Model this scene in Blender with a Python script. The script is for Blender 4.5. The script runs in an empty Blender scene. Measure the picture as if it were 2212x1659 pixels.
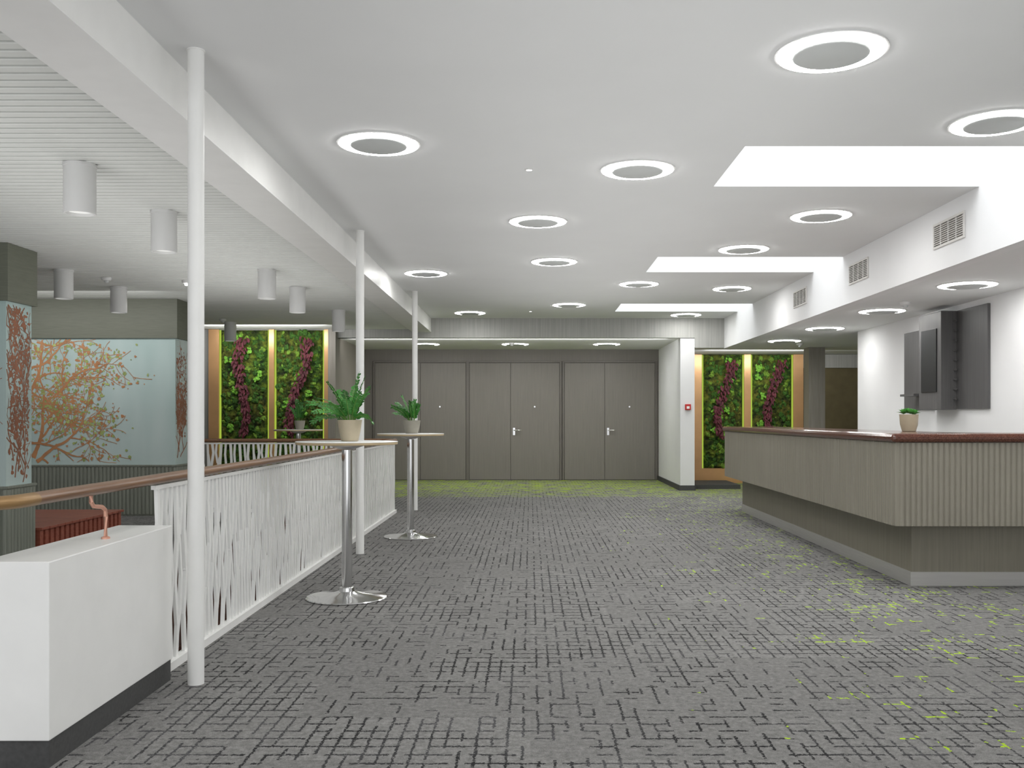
import bpy, bmesh, math, random
from mathutils import Vector, Matrix
R = random.Random(7)
scene = bpy.context.scene
COL = scene.collection
HC = 1.26; F = 2050.0

# ------------------------------------------------------------ materials
def srgb(r, g, b):
    def c(x):
        x /= 255.0
        return x/12.92 if x <= 0.04045 else ((x+0.055)/1.055)**2.4
    return (c(r), c(g), c(b), 1)

class NT:
    def __init__(s, name):
        s.m = bpy.data.materials.new(name); s.m.use_nodes = True
        s.t = s.m.node_tree; s.b = s.t.nodes['Principled BSDF']
    def new(s, typ, **kw):
        n = s.t.nodes.new(typ)
        for k, v in kw.items(): setattr(n, k, v)
        return n
    def link(s, a, b): s.t.links.new(a, b)
    def put(s, sock, val):
        if isinstance(val, bpy.types.NodeSocket): s.link(val, sock)
        else: sock.default_value = val
    def math(s, op, a, b=None, c=None):
        n = s.new('ShaderNodeMath', operation=op)
        s.put(n.inputs[0], a)
        if b is not None: s.put(n.inputs[1], b)
        if c is not None: s.put(n.inputs[2], c)
        return n.outputs[0]
    def coords(s):
        return s.new('ShaderNodeTexCoord').outputs['Object']
    def mapping(s, vec, scale=(1, 1, 1)):
        n = s.new('ShaderNodeMapping'); s.link(vec, n.inputs['Vector'])
        n.inputs['Scale'].default_value = scale
        return n.outputs[0]
    def noise(s, vec, scale, detail=2, rough=0.5, out='Fac'):
        n = s.new('ShaderNodeTexNoise')
        s.link(vec, n.inputs['Vector']); n.inputs['Scale'].default_value = scale
        n.inputs['Detail'].default_value = detail; n.inputs['Roughness'].default_value = rough
        return n.outputs[out]
    def ramp(s, fac, stops):
        n = s.new('ShaderNodeValToRGB'); s.link(fac, n.inputs[0])
        e = n.color_ramp.elements
        while len(e) < len(stops): e.new(0.5)
        for i, (p, c) in enumerate(stops): e[i].position = p; e[i].color = c
        return n.outputs[0]
    def mix(s, fac, a, b):
        n = s.new('ShaderNodeMix', data_type='RGBA')
        s.put(n.inputs[0], fac); s.put(n.inputs[6], a); s.put(n.inputs[7], b)
        return n.outputs[2]
    def bump(s, h, strength=0.3, dist=0.01):
        n = s.new('ShaderNodeBump'); s.link(h, n.inputs['Height'])
        n.inputs['Strength'].default_value = strength; n.inputs['Distance'].default_value = dist
        s.link(n.outputs[0], s.b.inputs['Normal'])

def sc(c, k): return (min(1, c[0]*k), min(1, c[1]*k), min(1, c[2]*k), 1)

def pm(name, col, rough=0.6, metal=0.0, var=0.06, scale=6.0, bump=0.0, stretch=(1, 1, 1), emit=None, spec=0.5):
    n = NT(name)
    v = n.mapping(n.coords(), stretch)
    f = n.noise(v, scale, 3)
    n.link(n.ramp(f, [(0.3, sc(col, 1-var)), (0.7, sc(col, 1+var))]), n.b.inputs['Base Color'])
    n.b.inputs['Roughness'].default_value = rough
    n.b.inputs['Metallic'].default_value = metal
    n.b.inputs['Specular IOR Level'].default_value = spec
    if bump: n.bump(f, bump)
    if emit:
        n.b.inputs['Emission Color'].default_value = (emit[0], emit[1], emit[2], 1)
        n.b.inputs['Emission Strength'].default_value = emit[3]
    return n.m

def wood(name, c1, c2, stretch=(40, 40, 1.2), rough=0.5, bump=0.1):
    n = NT(name)
    v = n.mapping(n.coords(), stretch)
    f = n.noise(v, 1.5, 5, 0.65)
    n.link(n.ramp(f, [(0.32, c1), (0.68, c2)]), n.b.inputs['Base Color'])
    n.b.inputs['Roughness'].default_value = rough
    n.bump(f, bump, 0.003)
    return n.m

M = {}
M['ceil'] = pm('white_ceiling_paint', srgb(228, 229, 229), 0.85, var=0.015, scale=1.5)
M['wall'] = pm('white_wall_paint', srgb(232, 232, 233), 0.8, var=0.015, scale=2)
M['slat'] = pm('white_slat_ceiling', srgb(228, 230, 226), 0.7, var=0.02)
M['groove'] = pm('slat_ceiling_backing', srgb(150, 152, 148), 0.8, var=0.02)
M['white'] = pm('white_lacquer', srgb(242, 242, 240), 0.4, var=0.02)
M['lampw'] = pm('lamp_white', srgb(222, 222, 221), 0.5, var=0.02)
M['disc'] = pm('lamp_disc_grey', srgb(200, 203, 202), 0.6, var=0.02)
M['door'] = wood('taupe_door_veneer', srgb(120, 115, 110), srgb(132, 127, 121), (60, 60, 1.0))
M['doorwall'] = wood('taupe_wall_panel', srgb(113, 108, 103), srgb(124, 119, 113), (60, 60, 1.0))
M['frame'] = wood('taupe_frame', srgb(104, 99, 94), srgb(115, 110, 105), (60, 60, 1.0))
M['header'] = wood('pale_grey_veneer', srgb(162, 162, 158), srgb(182, 182, 178), (22, 22, 0.5))
M['olive'] = wood('olive_grey_veneer', srgb(106, 109, 96), srgb(118, 121, 107), (3, 3, 60), bump=0.03)
M['rib'] = wood('ribbed_grey_veneer', srgb(128, 132, 122), srgb(148, 152, 140), (30, 30, 1))
M['counter'] = wood('counter_veneer', srgb(136, 131, 119), srgb(153, 148, 135), (34, 34, 1.0))
M['counterrib'] = pm('counter_rib_veneer', srgb(142, 137, 125), 0.6, var=0.06, scale=3)
M['cbase'] = wood('counter_base_veneer', srgb(124, 119, 107), srgb(137, 132, 119), (34, 34, 1.0))
M['dark'] = wood('dark_cabinet_veneer', srgb(80, 79, 79), srgb(94, 93, 93), (50, 50, 1.0))
M['dglass'] = pm('dark_glass', srgb(36, 37, 39), 0.35, var=0.05, spec=0.3)
M['red'] = wood('red_brown_timber', srgb(138, 72, 56), srgb(166, 96, 76), (3, 30, 30))
M['stairw'] = wood('stair_timber', srgb(84, 56, 44), srgb(108, 76, 60), (3, 30, 30))
M['rail'] = wood('handrail_wood', srgb(114, 82, 58), srgb(142, 106, 78), (30, 1.0, 30), 0.28)
M['brass'] = pm('brass', srgb(158, 126, 84), 0.4, 0.3, 0.05)
M['copper'] = pm('copper_bracket', srgb(226, 172, 150), 0.35, 0.5, 0.05)
M['mirror'] = pm('copper_mirror', srgb(214, 168, 120), 0.3, 0.4, 0.12, 2)
M['chrome'] = pm('chrome', srgb(215, 215, 215), 0.12, 1.0, 0.02)
M['steel'] = pm('brushed_steel', srgb(196, 194, 192), 0.4, 0.5, 0.05, 3, stretch=(1, 1, 40))
M['pot'] = pm('taupe_ceramic', srgb(184, 172, 148), 0.45, var=0.06, scale=12)
M['potg'] = pm('grey_ceramic', srgb(158, 154, 142), 0.45, var=0.06, scale=12)
M['soil'] = pm('soil', srgb(50, 38, 28), 0.95, var=0.3, scale=60, bump=0.5)
M['leaf'] = pm('plant_leaf', srgb(66, 132, 56), 0.4, var=0.45, scale=16)
M['stem'] = pm('plant_stem', srgb(96, 140, 60), 0.5, var=0.2, scale=14)
M['succ'] = pm('succulent_leaf', srgb(118, 184, 104), 0.5, var=0.25, scale=30)
M['redleaf'] = pm('preserved_red_leaf', srgb(98, 42, 52), 0.7, var=0.5, scale=10)
M['lime'] = pm('lichen_lime', srgb(124, 184, 62), 0.8, var=0.3, scale=40, bump=0.4)
M['clump'] = pm('moss_clump', srgb(56, 94, 28), 0.9, var=0.6, scale=30, bump=0.6)
M['clump2'] = pm('moss_clump_light', srgb(108, 142, 46), 0.9, var=0.5, scale=30, bump=0.6)
M['base'] = pm('dark_baseboard', srgb(72, 72, 72), 0.7, var=0.15, scale=60)
M['edge'] = pm('table_wood_edge', srgb(196, 176, 140), 0.5, var=0.08, scale=10)
M['redbox'] = pm('alarm_red', srgb(200, 36, 36), 0.4, var=0.03)
M['grille'] = pm('grille_white', srgb(214, 212, 208), 0.5, var=0.02)
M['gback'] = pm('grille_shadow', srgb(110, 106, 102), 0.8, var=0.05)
M['ring'] = pm('lamp_ring_light', (1, 1, 1, 1), 0.5, emit=(1.0, 0.995, 0.97, 42.0))
M['spot'] = pm('spot_light', (1, 1, 1, 1), 0.5, emit=(1.0, 0.99, 0.95, 12.0))
M['lens'] = pm('lamp_lens', srgb(150, 150, 148), 0.4, emit=(1, 1, 0.96, 0.6))
M['sky'] = pm('skylight_pane', (1, 1, 1, 1), 0.5, emit=(0.97, 0.99, 1.0, 3.8))
M['led'] = pm('green_led_strip', srgb(40, 60, 14), 0.8, emit=(0.40, 0.54, 0.06, 0.9))
M['darkwall'] = pm('olive_corridor_wall', srgb(104, 94, 66), 0.7, var=0.1)
M['colgrey'] = wood('grey_brown_column', srgb(132, 127, 118), srgb(150, 145, 136), (30, 30, 1))
M['orange'] = pm('orange_branch_print', srgb(194, 138, 94), 0.5, var=0.18, scale=5)
M['rust'] = pm('rust_branch_print', srgb(156, 102, 74), 0.5, var=0.15, scale=8)
M['reflected_leaf'] = pm('reflected_greenery_print', srgb(170, 184, 112), 0.5, var=0.3, scale=8)  # leaf colour that paints greenery reflected in the glass

def glassmat():
    n = NT('pale_teal_glass')
    v = n.mapping(n.coords(), (1.5, 1.5, 0.35))
    f = n.noise(v, 1.6, 2)
    n.link(n.ramp(f, [(0.3, srgb(180, 203, 200)), (0.7, srgb(206, 222, 220))]), n.b.inputs['Base Color'])
    n.b.inputs['Roughness'].default_value = 0.3
    n.b.inputs['Specular IOR Level'].default_value = 0.4
    return n.m
M['teal'] = glassmat()

def mossmat():
    n = NT('moss')
    c = n.coords()
    f = n.noise(c, 9, 5, 0.7)
    g = n.noise(c, 2.2, 2)
    a = n.ramp(f, [(0.35, srgb(16, 30, 10)), (0.5, srgb(48, 82, 20)), (0.68, srgb(130, 168, 44))])
    b = n.ramp(f, [(0.35, srgb(32, 36, 12)), (0.68, srgb(140, 142, 52))])
    n.link(n.mix(n.ramp(g, [(0.4, (0, 0, 0, 1)), (0.65, (1, 1, 1, 1))]), a, b), n.b.inputs['Base Color'])
    n.b.inputs['Roughness'].default_value = 0.95
    n.bump(n.noise(c, 45, 4, 0.8), 1.0, 0.03)
    return n.m
M['moss'] = mossmat()

def granite():
    n = NT('red_granite')
    c = n.coords()
    f = n.noise(c, 120, 4, 0.8)
    n.link(n.ramp(f, [(0.35, srgb(66, 38, 32)), (0.5, srgb(94, 58, 47)), (0.68, srgb(120, 84, 70))]), n.b.inputs['Base Color'])
    n.b.inputs['Roughness'].default_value = 0.14
    return n.m
M['granite'] = granite()

def carpet():
    n = NT('patterned_carpet')
    co = n.coords()
    sep = n.new('ShaderNodeSeparateXYZ'); n.link(co, sep.inputs[0])
    d1 = n.new('ShaderNodeSeparateColor'); n.link(n.noise(co, 6.0, 2, 0.6, 'Color'), d1.inputs[0])
    d2 = n.new('ShaderNodeSeparateColor'); n.link(n.noise(co, 48, 3, 0.8, 'Color'), d2.inputs[0])
    def wob(axis, i):
        a = n.math('MULTIPLY_ADD', d1.outputs[i], 0.012, -0.006)
        b = n.math('MULTIPLY_ADD', d2.outputs[i], 0.032, -0.016)
        return n.math('ADD', n.math('ADD', axis, a), b)
    x = wob(sep.outputs[0], 0); y = wob(sep.outputs[1], 1)
    def wn(a, b, off=0.0):
        cmb = n.new('ShaderNodeCombineXYZ'); n.put(cmb.inputs[0], a); n.put(cmb.inputs[1], b); cmb.inputs[2].default_value = off
        w = n.new('ShaderNodeTexWhiteNoise', noise_dimensions='3D'); n.link(cmb.outputs[0], w.inputs['Vector'])
        return w.outputs['Value']
    tx = n.math('FLOOR', n.math('MULTIPLY', sep.outputs[0], 2.0)); ty = n.math('FLOOR', n.math('MULTIPLY', sep.outputs[1], 2.0))
    tile = wn(tx, ty, 3.3)
    big = n.noise(co, 1.5, 2)
    def lines(U, V, pu, pv, w, seed, thr):
        u = n.math('DIVIDE', U, pu)
        iu = n.math('FLOOR', u)
        v = n.math('ADD', n.math('DIVIDE', V, pv), n.math('MULTIPLY', wn(iu, 0.0, seed), 5.0))
        iv = n.math('FLOOR', v)
        r = wn(iu, iv, seed+1)
        dist = n.math('ABSOLUTE', n.math('SUBTRACT', n.math('FRACT', u), 0.5))
        line = n.math('LESS_THAN', dist, w)
        pres = n.math('GREATER_THAN', r, thr)
        return n.math('MULTIPLY', line, pres), r
    dens = n.math('ADD', n.math('MULTIPLY', tile, 0.6), n.math('MULTIPLY', big, 0.9))
    thr = n.math('MAXIMUM', n.math('SUBTRACT', 1.14, dens), 0.14)
    thr2 = n.math('ADD', thr, 0.08)
    lv, rv = lines(x, y, 0.060, 0.10, 0.088, 1.0, thr)
    lh, rh = lines(y, x, 0.090, 0.060, 0.080, 7.0, thr2)
    line = n.math('MAXIMUM', lv, lh)
    rsel = n.math('MAXIMUM', n.math('MULTIPLY', lv, rv), n.math('MULTIPLY', lh, rh))
    gx = n.new('ShaderNodeMapRange'); n.link(sep.outputs[0], gx.inputs[0])
    gx.inputs[1].default_value = -1.0; gx.inputs[2].default_value = 2.4; gx.inputs[3].default_value = 0.0; gx.inputs[4].default_value = 0.24
    gn = n.noise(co, 3.4, 3, 0.75)
    gmask = n.math('ADD', n.math('MULTIPLY', gn, 0.8), gx.outputs[0])
    far = n.new('ShaderNodeMapRange'); n.link(sep.outputs[1], far.inputs[0])
    far.inputs[1].default_value = 15.1; far.inputs[2].default_value = 17.4; far.inputs[3].default_value = 0; far.inputs[4].default_value = 1.0
    gm = n.math('GREATER_THAN', gmask, 0.65)
    gsel = n.math('MULTIPLY', n.math('GREATER_THAN', n.math('FRACT', n.math('MULTIPLY', rsel, 17.0)), 0.5), gm)
    fine = n.noise(co, 240, 2, 0.8)
    mot = n.noise(co, 34, 4, 0.8)
    mm = n.math('MULTIPLY_ADD', mot, 0.6, n.math('MULTIPLY', fine, 0.5))
    base = n.ramp(mm, [(0.40, srgb(98, 97, 96)), (0.70, srgb(150, 149, 147))])
    tone = n.math('MULTIPLY_ADD', tile, 0.16, 0.92)
    bt = n.new('ShaderNodeMix', data_type='RGBA', blend_type='MULTIPLY'); bt.inputs[0].default_value = 1
    n.link(base, bt.inputs[6])
    cc = n.new('ShaderNodeCombineColor'); [n.link(tone, cc.inputs[i]) for i in range(3)]
    n.link(cc.outputs[0], bt.inputs[7])
    tonal = n.ramp(n.noise(co, 1.7, 2, 0.6), [(0.42, srgb(28, 28, 30)), (0.62, srgb(76, 76, 78))])
    lcol = n.mix(gsel, tonal, srgb(176, 210, 32))
    br = n.math('GREATER_THAN', n.noise(co, 60, 3, 0.8), 0.42)
    lf = n.math('MULTIPLY', n.math('MULTIPLY', line, br), 0.93)
    colr = n.mix(lf, bt.outputs[2], lcol)
    sv = n.mapping(co, (1.0, 2.6, 1))
    fs = n.math('GREATER_THAN', n.math('MULTIPLY_ADD', far.outputs[0], 0.05, n.noise(sv, 4.0, 4, 0.8)), 0.56)
    fb = n.math('MULTIPLY', n.math('MULTIPLY', fs, 0.9), n.math('GREATER_THAN', far.outputs[0], 0.05))
    colr = n.mix(fb, colr, n.ramp(fine, [(0.3, srgb(126, 148, 36)), (0.7, srgb(174, 198, 62))]))
    n.link(colr, n.b.inputs['Base Color'])
    n.b.inputs['Roughness'].default_value = 0.95
    n.b.inputs['Specular IOR Level'].default_value = 0.1
    n.bump(mm, 0.6, 0.004)
    return n.m
M['carpet'] = carpet()

# ------------------------------------------------------------ mesh builder
class MB:
    def __init__(s): s.v = []; s.f = []
    def add(s, vs, fs):
        o = len(s.v); s.v += [tuple(p) for p in vs]; s.f += [tuple(i+o for i in f) for f in fs]
        return s
    def box(s, x0, x1, y0, y1, z0, z1):
        return s.add([(x0,y0,z0),(x1,y0,z0),(x1,y1,z0),(x0,y1,z0),(x0,y0,z1),(x1,y0,z1),(x1,y1,z1),(x0,y1,z1)],
                     [(0,3,2,1),(4,5,6,7),(0,1,5,4),(1,2,6,5),(2,3,7,6),(3,0,4,7)])
    def prism(s, poly, z0, z1):
        n = len(poly)
        vs = [(p[0],p[1],z0) for p in poly]+[(p[0],p[1],z1) for p in poly]
        fs = [tuple(reversed(range(n))), tuple(range(n, 2*n))]+[(i,(i+1)%n,n+(i+1)%n,n+i) for i in range(n)]
        return s.add(vs, fs)
    def lathe(s, prof, seg=32, c=(0,0,0), closed=False):
        vs = []; fs = []; m = len(prof)
        for (r, z) in prof:
            for k in range(seg):
                a = 2*math.pi*k/seg
                vs.append((c[0]+r*math.cos(a), c[1]+r*math.sin(a), c[2]+z))
        rng = m if closed else m-1
        for i in range(rng):
            j = (i+1) % m
            for k in range(seg):
                k2 = (k+1) % seg
                fs.append((i*seg+k, i*seg+k2, j*seg+k2, j*seg+k))
        if not closed:
            fs.append(tuple(reversed(range(seg)))); fs.append(tuple(range((m-1)*seg, m*seg)))
        return s.add(vs, fs)
    def tube(s, pts, r, seg=8, ry=None, ref=(0,0,1)):
        pts = [Vector(p) for p in pts]; n = len(pts); vs = []; fs = []
        rr = r if isinstance(r, (list, tuple)) else [r]*n
        for i, p in enumerate(pts):
            t = (pts[min(i+1, n-1)]-pts[max(i-1, 0)]).normalized()
            a = t.cross(Vector(ref))
            if a.length < 1e-3: a = t.cross(Vector((1, 0, 0)))
            a.normalize(); b = a.cross(t).normalized()
            k = (ry/r if ry and not isinstance(r, (list, tuple)) else 1)
            for j in range(seg):
                an = 2*math.pi*j/seg
                vs.append(p + a*rr[i]*math.cos(an) + b*rr[i]*k*math.sin(an))
        for i in range(n-1):
            for j in range(seg):
                j2 = (j+1) % seg
                fs.append((i*seg+j, i*seg+j2, (i+1)*seg+j2, (i+1)*seg+j))
        fs.append(tuple(reversed(range(seg)))); fs.append(tuple(range((n-1)*seg, n*seg)))
        return s.add(vs, fs)
    def blob(s, c, r, flat=1.0, jit=0.2, seg=8, rings=5, rnd=R):
        vs = []; fs = []
        for i in range(rings+1):
            th = math.pi*i/rings
            for j in range(seg):
                ph = 2*math.pi*j/seg; q = r*(1+rnd.uniform(-jit, jit))
                vs.append((c[0]+q*math.sin(th)*math.cos(ph), c[1]+q*flat*math.sin(th)*math.sin(ph), c[2]+q*math.cos(th)))
        for i in range(rings):
            for j in range(seg):
                j2 = (j+1) % seg
                fs.append((i*seg+j, i*seg+j2, (i+1)*seg+j2, (i+1)*seg+j))
        return s.add(vs, fs)
    def leaf(s, p, d, up, L, W, curl=0.15):
        p = Vector(p); d = Vector(d).normalized(); up = Vector(up)
        side = d.cross(up)
        if side.length < 1e-3: side = d.cross(Vector((1, 0, 0)))
        side.normalize(); nrm = side.cross(d)
        a = p; b1 = p+d*L*0.35+side*W*0.5+nrm*curl*L*0.3; b2 = p+d*L*0.35-side*W*0.5+nrm*curl*L*0.3
        m1 = p+d*L*0.4+nrm*curl*L*0.05
        c1 = p+d*L*0.75+side*W*0.42+nrm*curl*L*0.1; c2 = p+d*L*0.75-side*W*0.42+nrm*curl*L*0.1
        m2 = p+d*L*0.74-nrm*curl*L*0.1
        e = p+d*L-nrm*curl*L*0.4
        return s.add([a,b1,m1,b2,c1,m2,c2,e], [(0,1,2),(0,2,3),(1,4,5,2),(3,2,5,6),(4,7,5),(6,5,7)])
    def obj(s, name, mat, parent=None, origin=(0,0,0), smooth=False, bevel=0, recalc=True, **props):
        me = bpy.data.meshes.new(name)
        me.from_pydata([(v[0]-origin[0], v[1]-origin[1], v[2]-origin[2]) for v in s.v], [], s.f)
        if recalc:
            bm = bmesh.new(); bm.from_mesh(me); bmesh.ops.recalc_face_normals(bm, faces=bm.faces); bm.to_mesh(me); bm.free()
        me.materials.append(mat)
        if smooth:
            me.polygons.foreach_set('use_smooth', [True]*len(me.polygons))
            me.set_sharp_from_angle(angle=math.radians(38))
        o = bpy.data.objects.new(name, me); COL.objects.link(o)
        if parent is not None: o.parent = parent
        else: o.location = origin
        if bevel:
            b = o.modifiers.new('bevel', 'BEVEL'); b.width = bevel; b.segments = 2; b.limit_method = 'ANGLE'
        for k, v in props.items(): o[k] = v
        return o

def thing(name, loc, **props):
    e = bpy.data.objects.new(name, None); e.empty_display_size = 0.1
    e.location = loc; COL.objects.link(e)
    for k, v in props.items(): e[k] = v
    return e
def copy_thing(src, loc, **props):
    n = src.copy(); COL.objects.link(n); n.location = loc
    for k, v in props.items(): n[k] = v
    for ch in list(src.children):
        c = ch.copy(); COL.objects.link(c); c.parent = n
        for g in list(ch.children):
            h = g.copy(); COL.objects.link(h); h.parent = c
    return n
ST = dict(kind='structure')
ZC = 3.01; ZS = 2.81; ZL = 2.485; YB = 16.6; YW = 19.4
pi = math.pi

# ------------------------------------------------------------ shell
f = MB()
f.box(-1.9, 8, -1, YW+0.1, -0.25, 0); f.box(-9, -3.9, -1, 12.8, -0.25, 0); f.box(-9, -1.9, 12.8, YW+0.1, -0.25, 0)
f.obj('floor', M['carpet'], label='grey patterned carpet with dark and lime lines', **ST)
MB().box(-9, -1.9, -1, 16, -3.2, -3.0).obj('floor', M['stairw'], label='timber floor of the lower level', **ST)
MB().box(-1.9, -1.8, -1, 16, -3.0, -0.25).obj('wall_stairwell', M['stairw'], label='timber stairwell wall under the landing', **ST)
MB().box(-4.0, -3.9, -1, 12.8, -3.0, -0.25).obj('wall_stairwell', M['stairw'], label='timber stairwell wall under the gallery', **ST)

sky = [(6.10, 7.16), (10.28, 11.35), (14.47, 15.53)]
SX0 = 1.38; BX = 3.385
c = MB()
c.box(-1.734, SX0, -1, YB+0.1, ZC, ZC+0.12)
ys = [-1] + [v for p in sky for v in p] + [YB+0.1]
for i in range(0, len(ys), 2): c.box(SX0, BX, ys[i], ys[i+1], ZC, ZC+0.12)
for (a, b) in sky:
    c.box(SX0-0.06, SX0, a-0.06, b+0.06, ZC+0.12, 4.0)
    c.box(SX0, BX, a-0.06, a, ZC+0.12, 4.0); c.box(SX0, BX, b, b+0.06, ZC+0.12, 4.0)
c.obj('ceiling', M['ceil'], label='smooth white ceiling with three rectangular skylight openings', **ST)
for i, (a, b) in enumerate(sky):
    MB().box(SX0-0.05, BX+0.05, a-0.05, b+0.05, 4.0, 4.04).obj('window_%d' % (i+1), M['sky'], label='bright rectangular skylight pane', **ST)
c = MB(); c.box(BX, BX+0.12, -1, YB+0.1, ZL, ZC+0.12)
for (a, b) in sky: c.box(BX, BX+0.12, a-0.06, b+0.06, ZC+0.12, 4.0)
c.obj('trim_1', M['wall'], label='white bulkhead beside the skylights', **ST)
MB().box(BX+0.12, 8, -1, YB+0.1, ZL, ZL+0.1).box(2.87, 8, YB+0.1, 18.9, ZL+0.03, ZL+0.13).obj('ceiling', M['ceil'], label='lowered white ceiling above the bar', **ST)
MB().box(-2.06, -1.734, -1, YB, HC+1.506, ZC+0.12).obj('trim_2', M['white'], label='white ceiling beam beside the stairwell', **ST)
c = MB()
y = 0.5
while y < YB-0.1:
    c.add([(-9, y, ZS+0.03), (-9, y, ZS+0.004), (-9, y+0.006, ZS), (-9, y+0.060, ZS), (-9, y+0.066, ZS+0.004), (-9, y+0.066, ZS+0.03),
           (-2.06, y, ZS+0.03), (-2.06, y, ZS+0.004), (-2.06, y+0.006, ZS), (-2.06, y+0.060, ZS), (-2.06, y+0.066, ZS+0.004), (-2.06, y+0.066, ZS+0.03)],
          [(0,1,7,6),(1,2,8,7),(2,3,9,8),(3,4,10,9),(4,5,11,10),(0,5,4,3,2,1),(6,7,8,9,10,11)])
    y += 0.09
c.obj('ceiling', M['slat'], label='white ribbed slat ceiling over the gallery', **ST)
MB().box(-9, -2.06, -1, YB, ZS+0.03, ZS+0.12).obj('ceiling', M['groove'], label='grey backing above the slats', **ST)
# back walls
MB().box(-3.5, 2.9, YW, YW+0.15, 0, 2.75).obj('wall_back', M['doorwall'], label='taupe veneer wall around the double doors', **ST)
MB().box(-3.37, 2.62, YB, YW, 2.67, 2.75).obj('ceiling', M['ceil'], label='white recess soffit above the doors', **ST)
c = MB(); c.box(-2.9, 2.62, YB, YB+0.12, 2.75, ZC+0.1); c.box(-2.9, 2.62, YB-0.02, YB+0.0, 2.67, ZC)
c.box(-3.37, -2.9, YB-0.02, YB+0.12, 2.67, ZC+0.1)
c.box(2.87, BX, YB-0.02, YB+0.12, ZL+0.01, ZC); c.box(2.62, 2.87, YB-0.02, YB, 2.67, ZC)
c.obj('trim_3', M['header'], label='pale grey vertically grained header panel', **ST)
MB().box(2.62, 2.87, YB, YW, 0, ZC+0.1).obj('wall_right_recess', M['wall'], label='white pilaster and recess side wall', **ST)
MB().box(-3.5, -3.37, YB-0.2, YW, 0, ZS+0.1).obj('wall_left_recess', M['colgrey'], label='grey veneer recess side wall', **ST)
MB().box(2.60, 2.885, YB-0.015, YW, 0, 0.09).obj('baseboard_right', M['base'], **ST)
MB().box(-9, -3.5, YB, YB+0.12, 0, ZS+0.1).obj('wall_gallery', M['header'], label='grey wall behind the moss panels', **ST)
MB().box(-9.1, -9, -1, YB, -3.2, ZS+0.1).obj('wall_left', M['wall'], **ST)
MB().box(4.62, 4.77, -1, 13.4, 0, ZL).obj('wall_right', M['wall'], label='white wall behind the bar', **ST)
MB().box(2.87, 8, 18.6, 18.75, 0, 2.6).obj('wall_corridor', M['darkwall'], label='olive brown wall at the end of the corridor', **ST)
MB().box(5.3, 8, 18.55, 18.6, 2.25, 2.51).obj('trim_4', M['header'], label='grey header above the corridor', **ST)
MB().box(7.9, 8, -1, 18.6, 0, ZL).obj('wall_side', M['wall'], **ST)
MB().box(4.78, 5.06, 16.3, 16.6, 0, ZL).obj('trim_5', M['colgrey'], label='grey-brown veneer column', **ST)
MB().box(2.9, 3.75, 16.95, 18.2, 0, 0.075).obj('trim_6', M['base'], label='low dark step in front of the moss wall', **ST)
MB().box(-1.99, -1.73, 3.41, 4.58, 0.10, 0.745).obj('wall_stair', M['white'], bevel=0.004, label='white low wall ending the stair railing', **ST)
MB().box(-1.98, -1.735, 3.42, 4.575, 0, 0.10).obj('baseboard_stair', M['base'], **ST)

# ------------------------------------------------------------ doors
def make_door(i, x0, xs, x1, handle, lock):
    P = (0.5*(x0+x1), YW, 0)
    d = thing('door_%d' % i, P, kind='structure', label='taupe veneer double door with slim frame')
    c = MB(); t = 0.035
    c.box(x0-t, x0, YW-0.035, YW, 0, 2.40+t).box(x1, x1+t, YW-0.035, YW, 0, 2.40+t).box(x0, x1, YW-0.035, YW, 2.40, 2.40+t)
    c.obj('frame', M['frame'], d, P, bevel=0.003)
    l1 = MB().box(x0+0.006, xs-0.005, YW-0.022, YW-0.002, 0.01, 2.393).obj('leaf', M['door'], d, P, bevel=0.002)
    l2 = MB().box(xs+0.005, x1-0.006, YW-0.022, YW-0.002, 0.01, 2.393).obj('leaf', M['door'], d, P, bevel=0.002)
    if handle:
        h = MB(); hx = xs+0.07; z = 1.02
        h.box(hx-0.022, hx+0.022, YW-0.030, YW-0.022, z-0.10, z+0.05)
        h.tube([(hx, YW-0.03, z), (hx, YW-0.08, z), (hx+0.02, YW-0.09, z), (hx+0.14, YW-0.09, z)], 0.011, 8)
        h.obj('handle', M['chrome'], l2, P, smooth=True, label='chrome lever handle')
    h = MB(); h.tube([(lock, YW-0.022, 1.50), (lock, YW-0.034, 1.50)], 0.016, 12)
    h.obj('peephole', M['chrome'], l2, P, smooth=True, label='small chrome peephole')
make_door(1, -3.18, -2.25, -1.315, False, -1.85)
make_door(2, -1.25, -0.407, 0.596, True, 0.085)
make_door(3, 0.69, 1.514, 2.545, True, 2.02)

# ------------------------------------------------------------ ceiling lamps
def ring_lamp():
    e = thing('ceiling_lamp', (0, 0, 0), label='round recessed ceiling lamp with glowing ring', category='lamp', group='round ring ceiling lamps')
    MB().lathe([(0.264, 0.0), (0.264, -0.006), (0.250, -0.008), (0.250, 0.0)], 56, closed=True).obj('outer_rim', M['lampw'], e, smooth=True)
    MB().lathe([(0.250, 0.0), (0.250, -0.010), (0.238, -0.013), (0.180, -0.010), (0.180, 0.0)], 56, closed=True).obj('light_ring', M['ring'], e, smooth=True)
    MB().lathe([(0.179, 0.0), (0.179, -0.018), (0.173, -0.022), (0.001, -0.022)], 48).obj('center_disc', M['disc'], e, smooth=True)
    return e
main = [(1.434,4.53),(2.75,5.61),(-.966,6.04),(.752,6.67),(.066,8.42),(2.505,8.19),(.263,10.58),(2.20,9.80),(-1.26,11.43),
        (1.407,12.33),(2.71,12.77),(.59,14.6),(-1.0,15.7),(2.62,16.0),(-0.1,3.2),(1.2,1.6),(-1.0,1.4)]
src = ring_lamp()
allp = [(x, y, ZC) for x, y in main]+[(4.0, y, ZL) for y in (6.6, 8.69, 10.8, 12.9, 14.95)]+[(-1.98,17.97,2.67),(-.29,17.97,2.67),(1.44,17.97,2.67)]
src.location = allp[0]
for p in allp[1:]: copy_thing(src, p)

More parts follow.
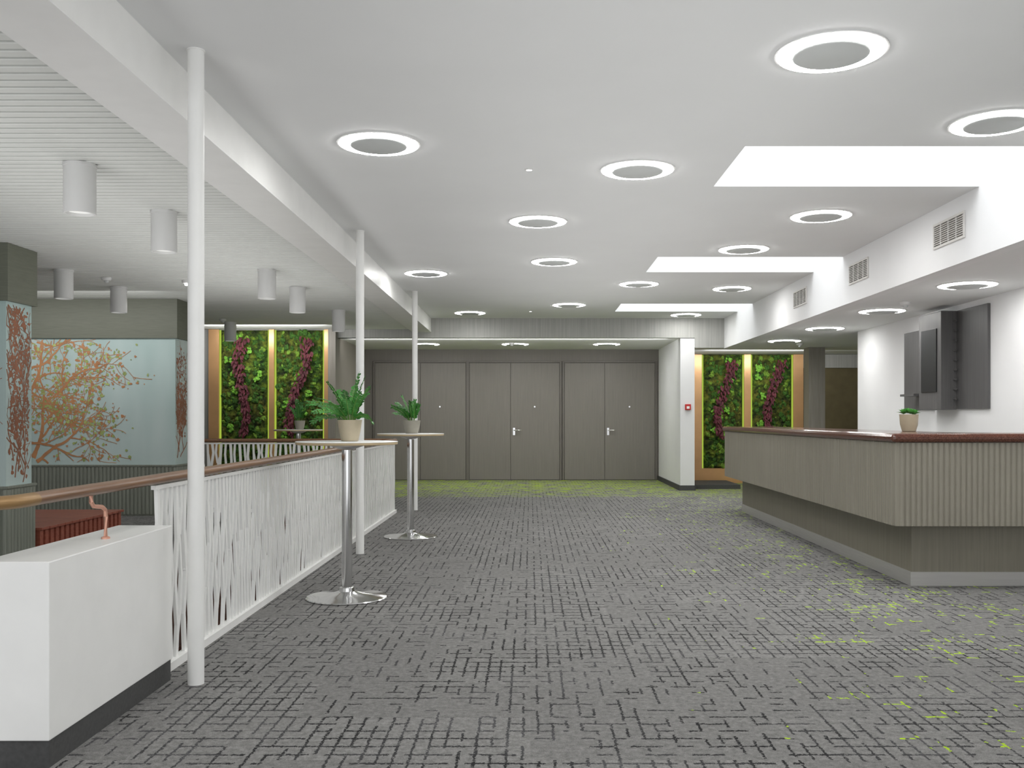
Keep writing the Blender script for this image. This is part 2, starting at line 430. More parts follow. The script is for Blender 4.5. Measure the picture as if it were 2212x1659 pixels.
def can_lamp():
    e = thing('cylinder_lamp', (0, 0, 0), label='white surface-mounted cylinder downlight on the slat ceiling', category='lamp', group='white cylinder downlights')
    MB().lathe([(0.098, 0.0), (0.098, -0.018), (0.090, -0.022), (0.090, 0.0)], 40).obj('mounting_ring', M['lampw'], e, smooth=True)
    MB().lathe([(0.093, -0.02), (0.093, -0.298), (0.090, -0.302), (0.080, -0.302), (0.076, -0.27), (0.001, -0.27)], 40).obj('lamp_body', M['lampw'], e, smooth=True)
    MB().lathe([(0.074, -0.272), (0.072, -0.285), (0.001, -0.288)], 32).obj('lens', M['lens'], e, smooth=True)
    return e
cp = [(-2.75,5.79),(-2.75,7.12),(-4.87,9.9),(-4.86,11.2),(-2.75,9.9),(-2.75,11.2),(-2.75,13.6),(-4.84,15.3)]
src = can_lamp(); src.location = (cp[0][0], cp[0][1], ZS)
for x, y in cp[1:]: copy_thing(src, (x, y, ZS))

def det(name, x, y, z, lab, m='lampw', em=False):
    e = thing(name, (x, y, z), label=lab, category='ceiling fitting')
    MB().lathe([(0.055, 0), (0.055, -0.015), (0.045, -0.03), (0.03, -0.034), (0.001, -0.034)], 24).obj('housing', M['lampw'], e, smooth=True)
    MB().lathe([(0.026, -0.032), (0.024, -0.05), (0.015, -0.058), (0.001, -0.06)], 20).obj('sensor_cap', M['spot' if em else 'disc'], e, smooth=True)
for x, y, z in [(-4.67,10.45,ZS),(-4.8,14.8,ZS),(3.95,10.0,ZL),(4.4,15.5,ZL),(-0.35,17.7,2.67)]:
    det('smoke_detector', x, y, z, 'small round white smoke detector on the ceiling')
det('spot_downlight', -3.86, 10.66, ZS, 'small white ceiling spotlight', em=True)
for x, y in [(-0.01, 6.67), (0.0, 15.5)]:
    e = thing('spot_downlight', (x, y, ZC), label='tiny bright recessed ceiling spotlight', category='lamp')
    MB().lathe([(0.032, 0), (0.032, -0.004), (0.02, -0.006), (0.02, 0)], 24, closed=True).obj('bezel', M['lampw'], e, smooth=True)
    MB().lathe([(0.019, 0), (0.019, -0.004), (0.001, -0.006)], 20).obj('lens', M['spot'], e, smooth=True)

def grille(y):
    P = (BX, y, 2.775)
    e = thing('ventilation_grille', P, label='white louvred ventilation grille on the bulkhead', category='vent', group='bulkhead ventilation grilles')
    w = 0.285; h = 0.105; x1 = BX; x0 = BX-0.014
    c = MB(); t = 0.02
    c.box(x0, x1, y-w, y+w, 2.775-h, 2.775-h+t).box(x0, x1, y-w, y+w, 2.775+h-t, 2.775+h)
    c.box(x0, x1, y-w, y-w+t, 2.775-h+t, 2.775+h-t).box(x0, x1, y+w-t, y+w, 2.775-h+t, 2.775+h-t)
    c.obj('frame', M['grille'], e, P, bevel=0.002)
    MB().box(BX-0.003, BX, y-w+t, y+w-t, 2.775-h+t, 2.775+h-t).obj('backing', M['gback'], e, P)
    c = MB()
    for i in range(9):
        z = 2.775-h+t+0.012+i*0.0175
        c.box(x0+0.002, BX-0.003, y-w+t, y+w-t, z, z+0.006)
    for i in range(3):
        yy = y-w/2+i*w/2; c.box(x0+0.001, BX-0.003, yy-0.005, yy+0.005, 2.775-h+t, 2.775+h-t)
    c.obj('louvres', M['grille'], e, P)
for y in (7.67, 9.78, 11.9): grille(y)

e = thing('fire_alarm', (2.75, YB, 1.46), label='small red fire alarm call point on the pilaster', category='fire alarm')
MB().box(2.70, 2.80, YB-0.045, YB+0.002, 1.41, 1.51).obj('housing', M['redbox'], e, (2.75, YB, 1.46), bevel=0.006)
MB().box(2.725, 2.775, YB-0.049, YB-0.045, 1.43, 1.475).obj('press_plate', M['white'], e, (2.75, YB, 1.46))

# ------------------------------------------------------------ posts
for y in (4.51, 8.85, 13.05):
    e = thing('support_post', (-1.59, y, 0), label='slender round white steel post from floor to ceiling', category='column', group='white steel posts')
    MB().lathe([(0.038, 0.0), (0.038, ZC-0.001)], 32, (-1.59, y, 0)).obj('shaft', M['white'], e, (-1.59, y, 0), smooth=True)
    MB().lathe([(0.042, ZC-0.006), (0.042, ZC)], 32, (-1.59, y, 0)).obj('top_flange', M['white'], e, (-1.59, y, 0), smooth=True)

# ------------------------------------------------------------ railing
def bar(c, pts, w=0.011, t=0.007):
    # mitred flat bar in the local YZ plane
    n = len(pts); L = []; Rr = []
    for i, (y, z) in enumerate(pts):
        a = pts[max(i-1, 0)]; b = pts[min(i+1, n-1)]
        dy, dz = b[0]-a[0], b[1]-a[1]; q = math.hypot(dy, dz); ny, nz = -dz/q*w, dy/q*w
        L.append((y+ny, z+nz)); Rr.append((y-ny, z-nz))
    vs = [(x, p[0], p[1]) for x in (-t, t) for p in (L+Rr)]
    fs = []; m = 2*n
    for i in range(n-1):
        fs += [(i, i+1, n+i+1, n+i), (m+i, m+n+i, m+n+i+1, m+i+1), (i, m+i, m+i+1, i+1), (n+i, n+i+1, m+n+i+1, m+n+i)]
    fs += [(0, n, m+n, m), (n-1, m+n-1, m+2*n-1, 2*n-1)]
    c.add(vs, fs)
H = 0.0615; A = 0.018
var = [
 [[(0,.04),(A,.3),(-A,.55),(A*.8,.75),(0,.93)], [(0.012,.20),(H-.006,.36),(H+.008,.50),(H-.018,.70),(H,.93)], [(H,.04),(H-.006,.22),(H+.012,.32)]],
 [[(0,.04),(-A,.24),(A,.46),(-A*.8,.68),(0,.93)], [(0.010,.46),(H-.004,.62),(H+.01,.78),(H,.93)], [(H,.04),(H+.014,.2),(H-.008,.36),(.022,.50)]],
 [[(0,.04),(A,.2),(-A,.42),(A,.64),(0,.93)], [(0.01,.12),(H-.008,.28),(H+.010,.45),(H-.014,.62),(.022,.74)], [(H,.93),(H+.012,.80),(H-.012,.66)]],
 [[(0,.04),(-A,.34),(A,.56),(-A,.8),(0,.93)], [(H,.04),(H-.018,.26),(H+.012,.44),(H-.010,.64),(H,.93)], [(0.016,.56),(H*.55,.66),(H-.008,.78)]],
]
bmesh_var = []
for k, bars in enumerate(var):
    c = MB()
    for q, b in enumerate(bars): bar(c, b, 0.0160 if q == 0 else 0.0130, 0.008-q*0.001)
    me = c.obj('tmp', M['white'], smooth=False); bmesh_var.append(me.data); bpy.data.objects.remove(me)
def balusters(parent, P, pts):
    for i, (x, y, rz) in enumerate(pts):
        o = bpy.data.objects.new('baluster', bmesh_var[(i*3+i//4) % 4]); COL.objects.link(o)
        o.parent = parent; o.location = (x-P[0], y-P[1], -P[2]); o.rotation_euler = (0, 0, rz)
RX = -1.82; P = (RX, 8.6, 0)
rl = thing('stair_railing', P, label='white branch-pattern railing with brown wooden handrail', category='railing')
pts = []; y = 4.62
while y < 12.62: pts.append((RX, y, 0)); y += 0.123
balusters(rl, P, pts)
MB().box(RX-0.02, RX+0.03, 4.58, 12.7, 0.0, 0.042).box(RX-0.012, RX+0.012, 4.58, 12.7, 0.915, 0.935).obj('frame_rail', M['white'], rl, P)
MB().tube([(RX, 12.75, 0.965), (RX, 3.47, 0.965)], 0.034, 20, ry=0.025).obj('handrail', M['rail'], rl, P, smooth=True, label='glossy brown wooden handrail')
c = MB(); c.tube([(RX, 3.48, 0.965), (RX, 3.40, 0.965), (RX-0.01, 3.34, 0.965), (RX-0.05, 3.28, 0.965), (RX-0.12, 3.26, 0.965), (RX-0.5, 3.26, 0.965)], 0.034, 20, ry=0.025)
c.obj('handrail_end', M['brass'], rl, P, smooth=True, label='brass handrail elbow')
c = MB(); c.tube([(RX, 3.93, 0.945), (RX, 3.93, 0.915), (RX, 3.95, 0.895), (RX, 4.03, 0.885), (RX, 4.06, 0.87), (RX, 4.065, 0.84), (RX, 4.065, 0.745)], 0.009, 12)
c.lathe([(0.018, 0.745), (0.018, 0.752), (0.010, 0.756)], 16, (RX, 4.065, 0))
c.obj('bracket', M['copper'], rl, P, smooth=True, label='curved copper handrail bracket')
P2 = (-3.2, 12.75, 0)
r2 = thing('stair_railing', P2, label='white branch-pattern railing across the stairwell end', category='railing')
pts = []; x = -4.40
while x < -1.9: pts.append((x, 12.75, pi/2)); x += 0.123
balusters(r2, P2, pts)
MB().box(-4.54, -1.87, 12.73, 12.77, 0, 0.042).box(-4.54, -1.87, 12.738, 12.762, 0.915, 0.935).obj('frame_rail', M['white'], r2, P2)
MB().tube([(-4.55, 12.75, 0.965), (-1.87, 12.75, 0.965)], 0.034, 16, ry=0.025).obj('handrail', M['rail'], r2, P2, smooth=True)
P3 = (-2.9, 12.6, -3)
s3 = thing('staircase', P3, label='timber stairs descending from the landing', category='stairs')
for i in range(16):
    y1 = 12.75-i*0.29; z1 = -0.02-i*0.175
    MB().box(-3.88, -1.92, y1-0.31, y1, z1-0.175, z1).obj('step', M['stairw'], s3, P3)

# ------------------------------------------------------------ piers with printed glass
def ribbed(c, axis, a0, a1, pos, out, z0, z1, pitch=0.045, depth=0.014):
    n = max(1, int(round((a1-a0)/pitch))); pitch = (a1-a0)/n; K = 6
    for i in range(n):
        pr = [(a0+(i+0.06)*pitch, 0)]
        for k in range(K+1):
            th = math.pi*k/K
            pr.append((a0+(i+0.5)*pitch-0.42*pitch*math.cos(th), depth*math.sin(th)+0.001))
        pr.append((a0+(i+0.94)*pitch, 0))
        vs = []
        for z in (z0, z1):
            for (a, d) in pr:
                vs.append((a, pos+out*d, z) if axis == 'x' else (pos+out*d, a, z))
        m = len(pr)
        c.add(vs, [(j, j+1, m+j+1, m+j) for j in range(m-1)]+[tuple(range(m)), tuple(range(m, 2*m))])

def branches(plane, seeds, u0, u1, v0, v1, rnd, leafmb=None, leafp=0.3, bp=0.34):
    # every printed shape sits a hair above the previous one so overlapping ink never shares a plane
    c = MB(); cnt = [0]
    def put(mb, poly):
        cnt[0] += 1; e = cnt[0]*2e-6
        mb.add([plane(p[0], p[1], e) for p in poly], [tuple(range(len(poly)))])
    def seg(p, q, w0, w1):
        dx, dz = q[0]-p[0], q[1]-p[1]; L = math.hypot(dx, dz)
        if L < 1e-5: return
        nx, nz = -dz/L, dx/L
        put(c, [(p[0]+nx*w0, p[1]+nz*w0), (p[0]-nx*w0, p[1]-nz*w0), (q[0]-nx*w1, q[1]-nz*w1), (q[0]+nx*w1, q[1]+nz*w1)])
    def inside(q): return u0 < q[0] < u1 and v0 < q[1] < v1
    def grow(p, a, w, depth, n):
        for i in range(n):
            a += rnd.uniform(-0.35, 0.35)
            L = rnd.uniform(0.05, 0.08)*(0.8+w*18)
            q = (p[0]+L*math.cos(a), p[1]+L*math.sin(a))
            if not inside(q): return
            w1 = max(w*0.92, 0.003)
            seg(p, q, w*rnd.uniform(0.8, 1.2), w1); p = q; w = w1
            if depth > 0 and rnd.random() < bp:
                grow(p, a+rnd.choice([-1, 1])*rnd.uniform(0.5, 1.1), w*0.62, depth-1, max(3, int(n*0.7)))
            if depth <= 2:
                for t_ in range(rnd.choice([0, 1, 1, 2])):
                    s = rnd.uniform(0.008, 0.024); k = 6
                    off = (p[0]+rnd.uniform(-.09, .09), p[1]+rnd.uniform(-.09, .09))
                    if inside((off[0]-.045, off[1]-.045)) and inside((off[0]+.045, off[1]+.045)):
                        ph = rnd.uniform(0, 6)
                        pp = [(off[0]+s*rnd.uniform(.4, 1.5)*math.cos(ph+t*2*math.pi/k), off[1]+s*rnd.uniform(.4, 1.5)*math.sin(ph+t*2*math.pi/k)) for t in range(k)]
                        put(leafmb if (leafmb is not None and rnd.random() < leafp) else c, pp)
    for (u, v, a, w, d, n) in seeds: grow((u, v), a, w, d, n)
    return c

def pier(x0, x1, y0, y1, lab, frontseeds, sideseeds, fm, sm):
    P = ((x0+x1)/2, (y0+y1)/2, 0)
    e = thing('glass_clad_pier', P, label=lab, category='pier')
    MB().box(x0, x1, y0, y1, 2.30, ZS-0.002).obj('header_panel', M['olive'], e, P, label='olive-grey veneer header')
    MB().box(x0, x1-0.035, y0+0.035, y1-0.035, 0.66, 2.30).obj('glass_panel', M['teal'], e, P, label='pale teal glossy glass cladding')
    c = MB().box(x0, x1-0.015, y0+0.015, y1-0.015, 0, 0.64); c.box(x0, x1, y0, y1, 0.64, 0.66)
    ribbed(c, 'x', x0, x1-0.015, y0+0.015, -1, 0.02, 0.63, 0.05)
    ribbed(c, 'y', y0+0.015, y1-0.015, x1-0.015, 1, 0.02, 0.63, 0.05)
    c.obj('ribbed_base', M['rib'], e, P, smooth=True, label='ribbed grey-green base panel')
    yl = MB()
    rr = random.Random(11)
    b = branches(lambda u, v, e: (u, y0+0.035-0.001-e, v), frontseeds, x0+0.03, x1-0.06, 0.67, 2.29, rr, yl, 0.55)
    if b.v: b.obj('branch_print', M[fm], e, P, recalc=False, label='orange tree branch print on the glass', kind='stuff')
    if yl.v: yl.obj('reflected_leaf_print', M['reflected_leaf'], e, P, recalc=False, label='yellow-green leaf print standing for reflected greenery', kind='stuff')  # leaf shapes put a painted garden reflection into the print
    b = branches(lambda u, v, e: (x1-0.035+0.001+e, u, v), sideseeds, y0+0.04, y1-0.04, 0.67, 2.29, rr)
    if b.v: b.obj('branch_print', M[sm], e, P, recalc=False, label='rust branch print on the glass', kind='stuff')
fs = [(-6.45, 0.75, 1.2, 0.030, 3, 17), (-6.6, 1.5, 0.55, 0.026, 3, 16), (-6.4, 0.70, 0.75, 0.024, 3, 17), (-6.5, 1.9, 0.2, 0.018, 3, 15),
      (-6.4, 2.25, -0.5, 0.014, 2, 13), (-6.5, 0.95, 0.1, 0.018, 3, 15), (-6.1, 1.6, 0.9, 0.016, 2, 12)]
ssB = [(12.5+R.uniform(-.15, .15), R.uniform(0.7, 1.5), R.uniform(1.0, 2.1), 0.011, 3, 12) for i in range(12)]
ssA = [(8.6+R.uniform(-.18, .18), 0.68+1.5*i/30, R.uniform(0.5, 2.6), 0.009, 2, 8) for i in range(30)]
pier(-7.6, -4.57, 12.27, 12.77, 'pier clad in teal glass with orange tree print', fs, ssB, 'orange', 'rust')
pier(-5.8, -4.6, 8.35, 8.85, 'pier clad in teal glass with dense rust branches', [(-4.9, 0.8, 1.5, 0.012, 3, 12)], ssA, 'rust', 'rust')

P = (-5.2, 9.8, 0)
e = thing('timber_platform', P, label='low red-brown slatted timber platform beside the pier', category='platform')
c = MB()
for i in range(12):
    y0 = 8.9+i*0.15; c.box(-6.2, -4.58, y0, y0+0.142, 0.21, 0.235)
c.obj('top_boards', M['red'], e, P, bevel=0.003)
c = MB(); c.box(-6.2, -4.62, 8.9, 10.69, 0, 0.21)
for i in range(18): c.box(-4.62, -4.60, 8.9+i*0.1, 8.9+i*0.1+0.06, 0.0, 0.21)
c.obj('slatted_sides', M['red'], e, P)

# ------------------------------------------------------------ moss panels and copper strips
def moss(x0, x1, yf, z0, z1, seed, tall_label):
    r = random.Random(seed); P = ((x0+x1)/2, yf, z0)
    e = thing('moss_panel', P, label=tall_label, category='plant wall', group='green moss wall panels')
    MB().box(x0, x1, yf-0.02, yf+0.02, z0, z1).obj('backing_board', M['base'], e, P)
    c = MB(); nx = int((x1-x0)/0.035); nz = int((z1-z0)/0.035)
    for j in range(nz+1):
        for i in range(nx+1):
            edge = i in (0, nx) or j in (0, nz)
            yy = yf-0.022 if edge else yf-0.05-r.uniform(0, 0.05)
            c.v.append((x0+(x1-x0)*i/nx+(0 if edge else r.uniform(-.01, .01)), yy, z0+(z1-z0)*j/nz))
    for j in range(nz):
        for i in range(nx):
            a = j*(nx+1)+i; c.f.append((a, a+1, a+nx+2, a+nx+1))
    c.obj('moss_bed', M['moss'], e, P, smooth=True)
    for nm, mt, dn in (('moss_clumps', 'clump', 75), ('pale_moss_clumps', 'clump2', 30)):
        c = MB()
        for k in range(int(dn*(z1-z0))):
            c.blob((r.uniform(x0+.05, x1-.05), yf-0.075, r.uniform(z0+.04, z1-.04)), r.uniform(0.015, 0.055), 0.6, 0.4, 7, 4, r)
        c.obj(nm, M[mt], e, P, kind='stuff')
    for k in range(10):
        c = MB()
        cx, cz = r.uniform(x0+.1, x1-.1), r.uniform(z0+.1, z1-.1)
        for q in range(9):
            c.blob((cx+r.uniform(-.05, .05), yf-0.11, cz+r.uniform(-.05, .05)), r.uniform(0.016, 0.03), 0.6, 0.4, 6, 4, r)
        c.obj('lichen_cluster', M['lime'], e, P)
    c = MB(); w = x1-x0; ph = r.uniform(0, 6)
    ztop = z1-0.12; zb = z0+(z1-z0)*0.28
    for k in range(260):
        t = k/259; z = ztop+(zb-ztop)*t
        cx = (x0+x1)/2+w*0.13*math.sin(ph+t*5.0)+w*0.08*(1-2*t)
        p = (cx+r.uniform(-.09, .09)*(1.1-0.5*t), yf-0.10-r.uniform(0, .07), z+r.uniform(-.04, .04))
        c.leaf(p, (r.uniform(-.7, .7), -r.uniform(.2, .8), -1), (0, -1, 0.3), r.uniform(.06, .11), r.uniform(.025, .045), 0.3)
    c.obj('red_leaf_garland', M['redleaf'], e, P, recalc=False, kind='stuff')
lab = 'backlit green moss panel with hanging red leaves'
moss(-5.39, -4.58, 16.57, 0.29, 2.80, 1, lab); moss(-4.43, -3.62, 16.57, 0.29, 2.80, 2, lab)
moss(3.38, 4.13, 18.57, 0.29, 2.51, 3, lab); moss(4.33, 5.09, 18.57, 0.29, 2.51, 4, lab)
t = 7
def strip(x0, x1, y, z0, z1):
    global t
    MB().box(x0, x1, y-0.10, y, z0, z1).obj('trim_%d' % t, M['mirror'], bevel=0.002, label='polished copper mirror strip beside the moss', **ST); t += 1
for a, b in [(-5.6, -5.42), (-4.55, -4.46), (-3.59, -3.5)]: strip(a, b, YB, 0, ZS)
for a, b in [(2.87, 3.34), (4.165, 4.295), (5.125, 5.32)]: strip(a, b, 18.6, 0.0, 2.51)
MB().box(3.34, 5.125, 18.50, 18.6, 0, 0.29).obj('trim_%d' % t, M['mirror'], label='copper mirror plinth under the moss', **ST); t += 1
MB().box(-5.42, -3.59, 16.50, 16.6, 0, 0.29).obj('trim_%d' % t, M['mirror'], label='copper mirror plinth under the moss', **ST); t += 1
for x, y, z1 in [(-5.405, 16.55, 2.8), (-4.565, 16.55, 2.8), (-4.445, 16.55, 2.8), (-3.605, 16.55, 2.8), (3.36, 18.53, 2.5), (4.148, 18.53, 2.5), (4.312, 18.53, 2.5), (5.107, 18.53, 2.5)]:
    e = thing('led_strip', (x, y, 0.3), label='yellow-green vertical light strip beside the moss', category='light', group='moss wall light strips')
    MB().box(x-0.011, x+0.011, y-0.02, y+0.01, 0.29, z1).obj('light_bar', M['led'], e, (x, y, 0.3))

# ------------------------------------------------------------ bar counter
P = (3.0, 9.5, 0)
e = thing('bar_counter', P, label='grey-brown veneer bar counter with red granite top', category='counter')
def Lp(o, ye): return [(2.67+o, 6.95+o), (4.6, 6.95+o), (4.6, 7.6), (3.35, 7.6), (3.35, ye-o), (2.67+o, ye-o)]
MB().prism(Lp(0, 13.05), 0.47, 1.085).obj('counter_body', M['counter'], e, P, bevel=0.004)
c = MB(); ribbed(c, 'x', 2.70, 4.58, 6.95, -1, 0.472, 1.083, 0.041, 0.010)
c.obj('ribbed_front', M['counterrib'], e, P, smooth=True, label='vertically ribbed veneer front')
c = MB(); ribbed(c, 'y', 7.0, 13.03, 2.67, -1, 0.472, 1.083, 0.045, 0.006)
c.obj('ribbed_side', M['counter'], e, P, smooth=True, label='finely ribbed veneer long face')
c = MB(); c.prism(Lp(-0.03, 13.05), 1.085, 1.15)
c.obj('countertop', M['granite'], e, P, label='polished red granite countertop', bevel=0.024)
MB().prism(Lp(0.2, 13.05), 0.105, 0.47).obj('counter_base', M['cbase'], e, P)
MB().prism(Lp(0.19, 13.05), 0.0, 0.105).obj('kick_plate', M['steel'], e, P, label='brushed steel kick plate')

P = (4.62, 10.6, 1.9)
e = thing('wall_cabinet', P, label='dark veneer wall cabinet with glass front', category='cabinet')
MB().box(4.59, 4.62, 9.53, 10.45, 1.36, 2.42).box(4.59, 4.62, 10.85, 11.66, 1.36, 2.30).obj('back_panel', M['dark'], e, P, bevel=0.003)
MB().box(4.42, 4.59, 10.22, 10.80, 1.355, 2.42).obj('body', M['dark'], e, P, bevel=0.004)
c = MB().box(4.41, 4.42, 10.32, 10.72, 1.55, 2.24); c.obj('glass_door', M['dglass'], e, P, label='dark glass door', bevel=0.002)
MB().box(4.40, 4.59, 10.9, 11.3, 1.52, 1.545).obj('shelf', M['dark'], e, P)
for i in range(9):
    z = 1.47+i*0.105; MB().tube([(4.56, 10.17, z), (4.56, 10.22, z)], 0.012, 8).obj('peg', M['dark'], e, P, smooth=True)

# ------------------------------------------------------------ bar tables
def table(x, y, lab):
    P = (x, y, 0)
    e = thing('bar_table', P, label=lab, category='table', group='round standing tables')
    MB().lathe([(0.28, 0.0), (0.285, 0.006), (0.28, 0.012), (0.20, 0.022), (0.10, 0.036), (0.055, 0.05), (0.05, 0.075), (0.036, 0.08)], 56, P).obj('base', M['chrome'], e, P, smooth=True, label='round chrome trumpet base')
    MB().lathe([(0.036, 0.075), (0.036, 1.04)], 32, P).obj('pole', M['chrome'], e, P, smooth=True)
    MB().lathe([(0.05, 1.045), (0.11, 1.065), (0.11, 1.077), (0.001, 1.077)], 32, P).obj('mounting_plate', M['steel'], e, P, smooth=True)
    MB().lathe([(0.001, 1.077), (0.345, 1.077), (0.354, 1.080), (0.354, 1.095), (0.001, 1.095)], 64, P).obj('edge_band', M['edge'], e, P, smooth=True, label='pale wood edged table core')
    MB().lathe([(0.001, 1.095), (0.355, 1.095), (0.355, 1.098), (0.352, 1.10), (0.001, 1.10)], 64, P).obj('table_top', M['white'], e, P, smooth=True, label='round white table top')
table(-1.29, 6.67, 'round white standing table with chrome pole and base')
table(-1.276, 10.1, 'round white standing table with chrome pole and base')
table(-3.4, 13.9, 'round white standing table beyond the stairwell')

# ------------------------------------------------------------ plants
def frond(cl, cs, base, az, L, lean, droop, rnd, lw, pairs):
    d0 = Vector((math.cos(az), math.sin(az), 0)); pts = []; p = Vector(base); a = lean
    n = 9
    for i in range(n+1):
        pts.append(p.copy()); a += droop/n
        p = p+(d0*math.sin(a)+Vector((0, 0, 1))*math.cos(a))*L/n
    cs.tube(pts, [0.005*(1-0.6*i/n) for i in range(n+1)], 5)
    side0 = d0.cross(Vector((0, 0, 1)))
    tw = rnd.uniform(-0.9, 0.9)
    for k in range(pairs):
        t = 0.2+0.8*k/(pairs-1); i = min(int(t*n), n-1); q = pts[i].lerp(pts[i+1], t*n-i)
        tg = (pts[min(i+1, n)]-pts[i]).normalized()
        side = (Matrix.Rotation(tw, 3, tg) @ side0).normalized()
        s = lw*(1.15-0.5*abs(t-0.5))
        for sd in (-1, 1):
            d = side*sd*1.0+tg*0.8+Vector((rnd.uniform(-.2, .2), rnd.uniform(-.2, .2), rnd.uniform(-.2, .3)))
            cl.leaf(q, d, tg.cross(side)*-1, s*rnd.uniform(.85, 1.15), s*0.55, 0.2)
    cl.leaf(pts[-1], tg, (0, 0, 1), lw, lw*.55)
def potted(name, P, r_top, h, fronds, seed, lab, potm, lw=0.05, pairs=9):
    e = thing(name, P, label=lab, category='plant'); rnd = random.Random(seed)
    MB().lathe([(r_top*0.62, 0), (r_top*0.70, 0.004), (r_top*0.86, h*0.45), (r_top, h), (r_top*0.93, h), (r_top*0.90, h*0.9)], 36, P).obj('pot', M[potm], e, P, smooth=True)
    MB().lathe([(r_top*0.88, h*0.86), (r_top*0.88, h*0.91), (0.001, h*0.93)], 24, P).obj('soil', M['soil'], e, P, smooth=True)
    cl = MB(); cs = MB()
    for (az, L, lean, droop) in fronds:
        b = (P[0]+0.025*math.cos(az), P[1]+0.025*math.sin(az), P[2]+h*0.9)
        frond(cl, cs, b, az, L, lean, droop, rnd, lw, pairs)
    cs.obj('stems', M['stem'], e, P, smooth=True); cl.obj('foliage', M['leaf'], e, P, recalc=False)
potted('potted_plant', (-1.27, 6.67, 1.10), 0.085, 0.15,
       [(pi, 0.30, 0.6, 0.9), (pi*0.85, 0.30, 0.4, 1.0), (pi*1.12, 0.32, 0.35, 1.3), (pi*1.25, 0.28, 0.7, 1.1), (0.3, 0.31, 0.1, 0.25), (0.6, 0.22, 0.2, 0.5),
        (pi*1.5, 0.27, 0.3, 0.7), (pi*0.5, 0.29, 0.2, 0.6), (-0.4, 0.18, 0.4, 2.0), (pi*1.05, 0.30, 0.15, 0.5), (0.1, 0.33, 0.0, 0.2), (pi*1.7, 0.24, 0.15, 0.8),
        (pi*0.95, 0.26, 0.9, 1.2), (pi*1.35, 0.24, 0.5, 0.9), (pi*0.7, 0.27, 0.3, 0.6), (0.0, 0.26, 0.2, 0.4)], 1,
       'leafy green plant in taupe pot on standing table', 'pot', 0.035, 12)
potted('potted_plant', (-1.265, 10.1, 1.10), 0.095, 0.14,
       [(pi, 0.24, 0.4, 0.8), (pi*0.9, 0.25, 0.2, 0.8), (pi*1.2, 0.20, 0.5, 1.1), (0.3, 0.18, 0.1, 0.3), (pi*1.5, 0.24, 0.3, 0.5), (pi*0.5, 0.24, 0.2, 0.6), (0.0, 0.22, 0.0, 0.1), (pi*1.1, 0.27, 0.05, 0.4), (pi*1.3, 0.2, 0.3, 0.9)], 2,
       'leafy green plant in grey pot on standing table', 'potg', 0.04, 11)
potted('potted_plant', (-3.38, 13.9, 1.10), 0.08, 0.13,
       [(pi, 0.22, 0.2, 0.5), (0, 0.22, 0.15, 0.5), (pi*0.5, 0.27, 0.1, 0.4), (pi*1.5, 0.25, 0.2, 0.4), (pi*0.8, 0.3, 0.02, 0.2), (0.4, 0.24, 0.1, 0.3)], 3,
       'small leafy plant in grey pot beyond the stairwell', 'potg', 0.045, 9)
P = (3.21, 8.05, 1.15)
e = thing('potted_succulent', P, label='small green succulent in taupe pot on the counter', category='plant')
MB().lathe([(0.05, 0), (0.056, 0.004), (0.072, 0.06), (0.076, 0.13), (0.078, 0.145), (0.071, 0.145), (0.068, 0.13)], 36, P).obj('pot', M['pot'], e, P, smooth=True)
MB().lathe([(0.068, 0.124), (0.068, 0.13), (0.001, 0.134)], 24, P).obj('soil', M['soil'], e, P, smooth=True)
c = MB()
for cx, cy, ch in [(0, -0.03, .008), (0.045, 0.02, .004), (-0.045, 0.0, .006), (0.0, 0.03, .014), (0.03, -0.03, 0.0)]:
    for ring, (n, tilt, L) in enumerate([(9, 1.15, 0.062), (8, 0.75, 0.060), (5, 0.35, 0.052)]):
        for k in range(n):
            a = 2*pi*k/n+ring*0.4
            d = (math.cos(a)*math.sin(tilt), math.sin(a)*math.sin(tilt), math.cos(tilt))
            c.leaf((P[0]+cx, P[1]+cy, P[2]+0.140+ch), d, (0, 0, 1), L, 0.030, 0.3)
c.obj('rosettes', M['succ'], e, P, recalc=False)

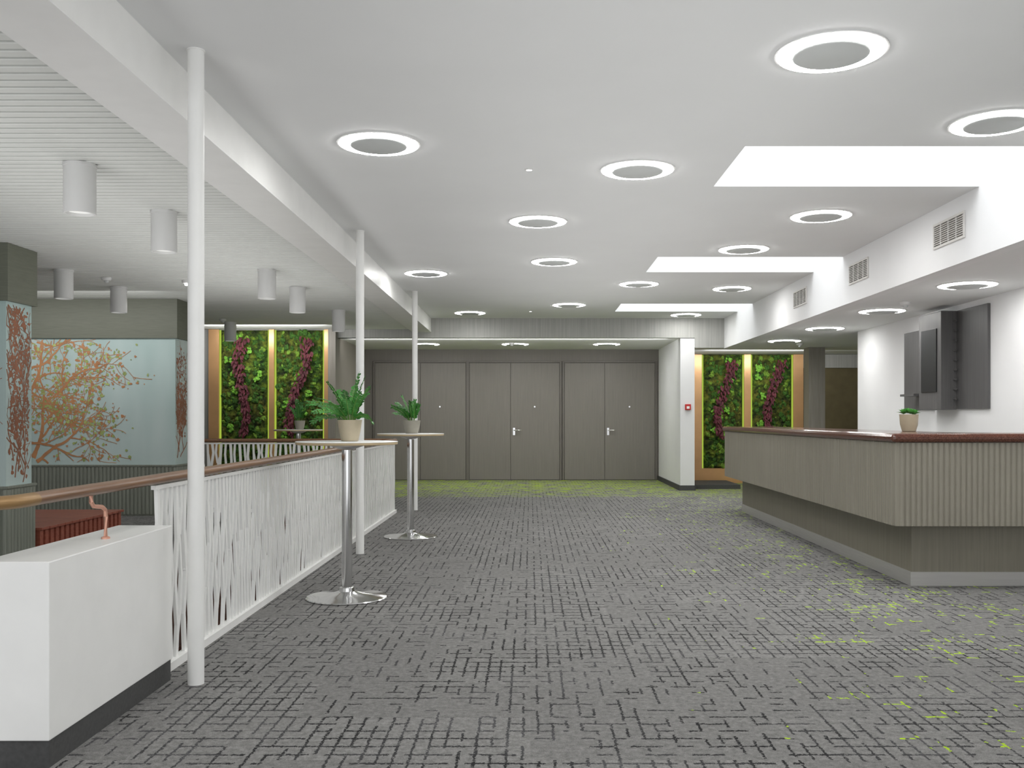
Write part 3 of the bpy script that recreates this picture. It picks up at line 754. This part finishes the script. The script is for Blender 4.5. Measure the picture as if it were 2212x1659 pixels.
# ------------------------------------------------------------ light
w = bpy.data.worlds.new('world'); scene.world = w; w.use_nodes = True
w.node_tree.nodes['Background'].inputs[0].default_value = (0.97, 0.985, 1, 1)
w.node_tree.nodes['Background'].inputs[1].default_value = 1.5
def area(name, loc, sx, sy, power, rot, col=(1, 0.99, 0.98)):
    l = bpy.data.lights.new(name, 'AREA'); l.shape = 'RECTANGLE'; l.size = sx; l.size_y = sy; l.energy = power; l.color = col
    o = bpy.data.objects.new(name, l); o.location = loc; o.rotation_euler = rot; COL.objects.link(o); return o
# added unseen fill for the ceilings, kept well away from posts, piers and walls
area('ceiling_fill_hall', (0.8, 8.2, 1.36), 2.4, 13.0, 64, (pi, 0, 0))
area('ceiling_fill_gallery', (-3.15, 7.8, 1.36), 0.9, 8.4, 40, (pi, 0, 0))
area('ceiling_fill_bar', (4.0, 10.5, 1.0), 0.9, 4.6, 3, (pi, 0, 0))
def wall_fill(name, x, y, z, sx, power, tilt=60, sy=0.12, col=(1, 0.99, 0.98)):  # unseen fill strips, added to brighten doors, moss, corridor and pier
    area(name, (x, y, z), sx, sy, power, (math.radians(tilt), 0, 0), col)
wall_fill('door_fill', -0.4, 16.75, 2.60, 5.6, 17, 78)
wall_fill('moss_fill', -4.5, 15.6, 2.74, 2.2, 20, 50)
wall_fill('moss_fill_bar', 4.2, 17.3, 2.45, 2.0, 16, 58)
wall_fill('corridor_fill', 6.4, 17.3, 2.45, 2.0, 2, 40)
wall_fill('pier_fill', -5.8, 11.34, 2.72, 2.6, 15, 30)

# ------------------------------------------------------------ camera
cam = bpy.data.cameras.new('camera'); co = bpy.data.objects.new('camera', cam); COL.objects.link(co)
co.location = (0, 0, HC); co.rotation_euler = (math.radians(90), 0, 0)
ZK, ZX, ZY = 1, 1106, 829.5
cam.sensor_width = 36; cam.lens = ZK*36*F/2212; cam.shift_x = ZK*(ZX-1146)/2212; cam.shift_y = ZK*(904-ZY)/2212
scene.camera = co
scene.view_settings.view_transform = 'Standard'
scene.view_settings.look = 'None'
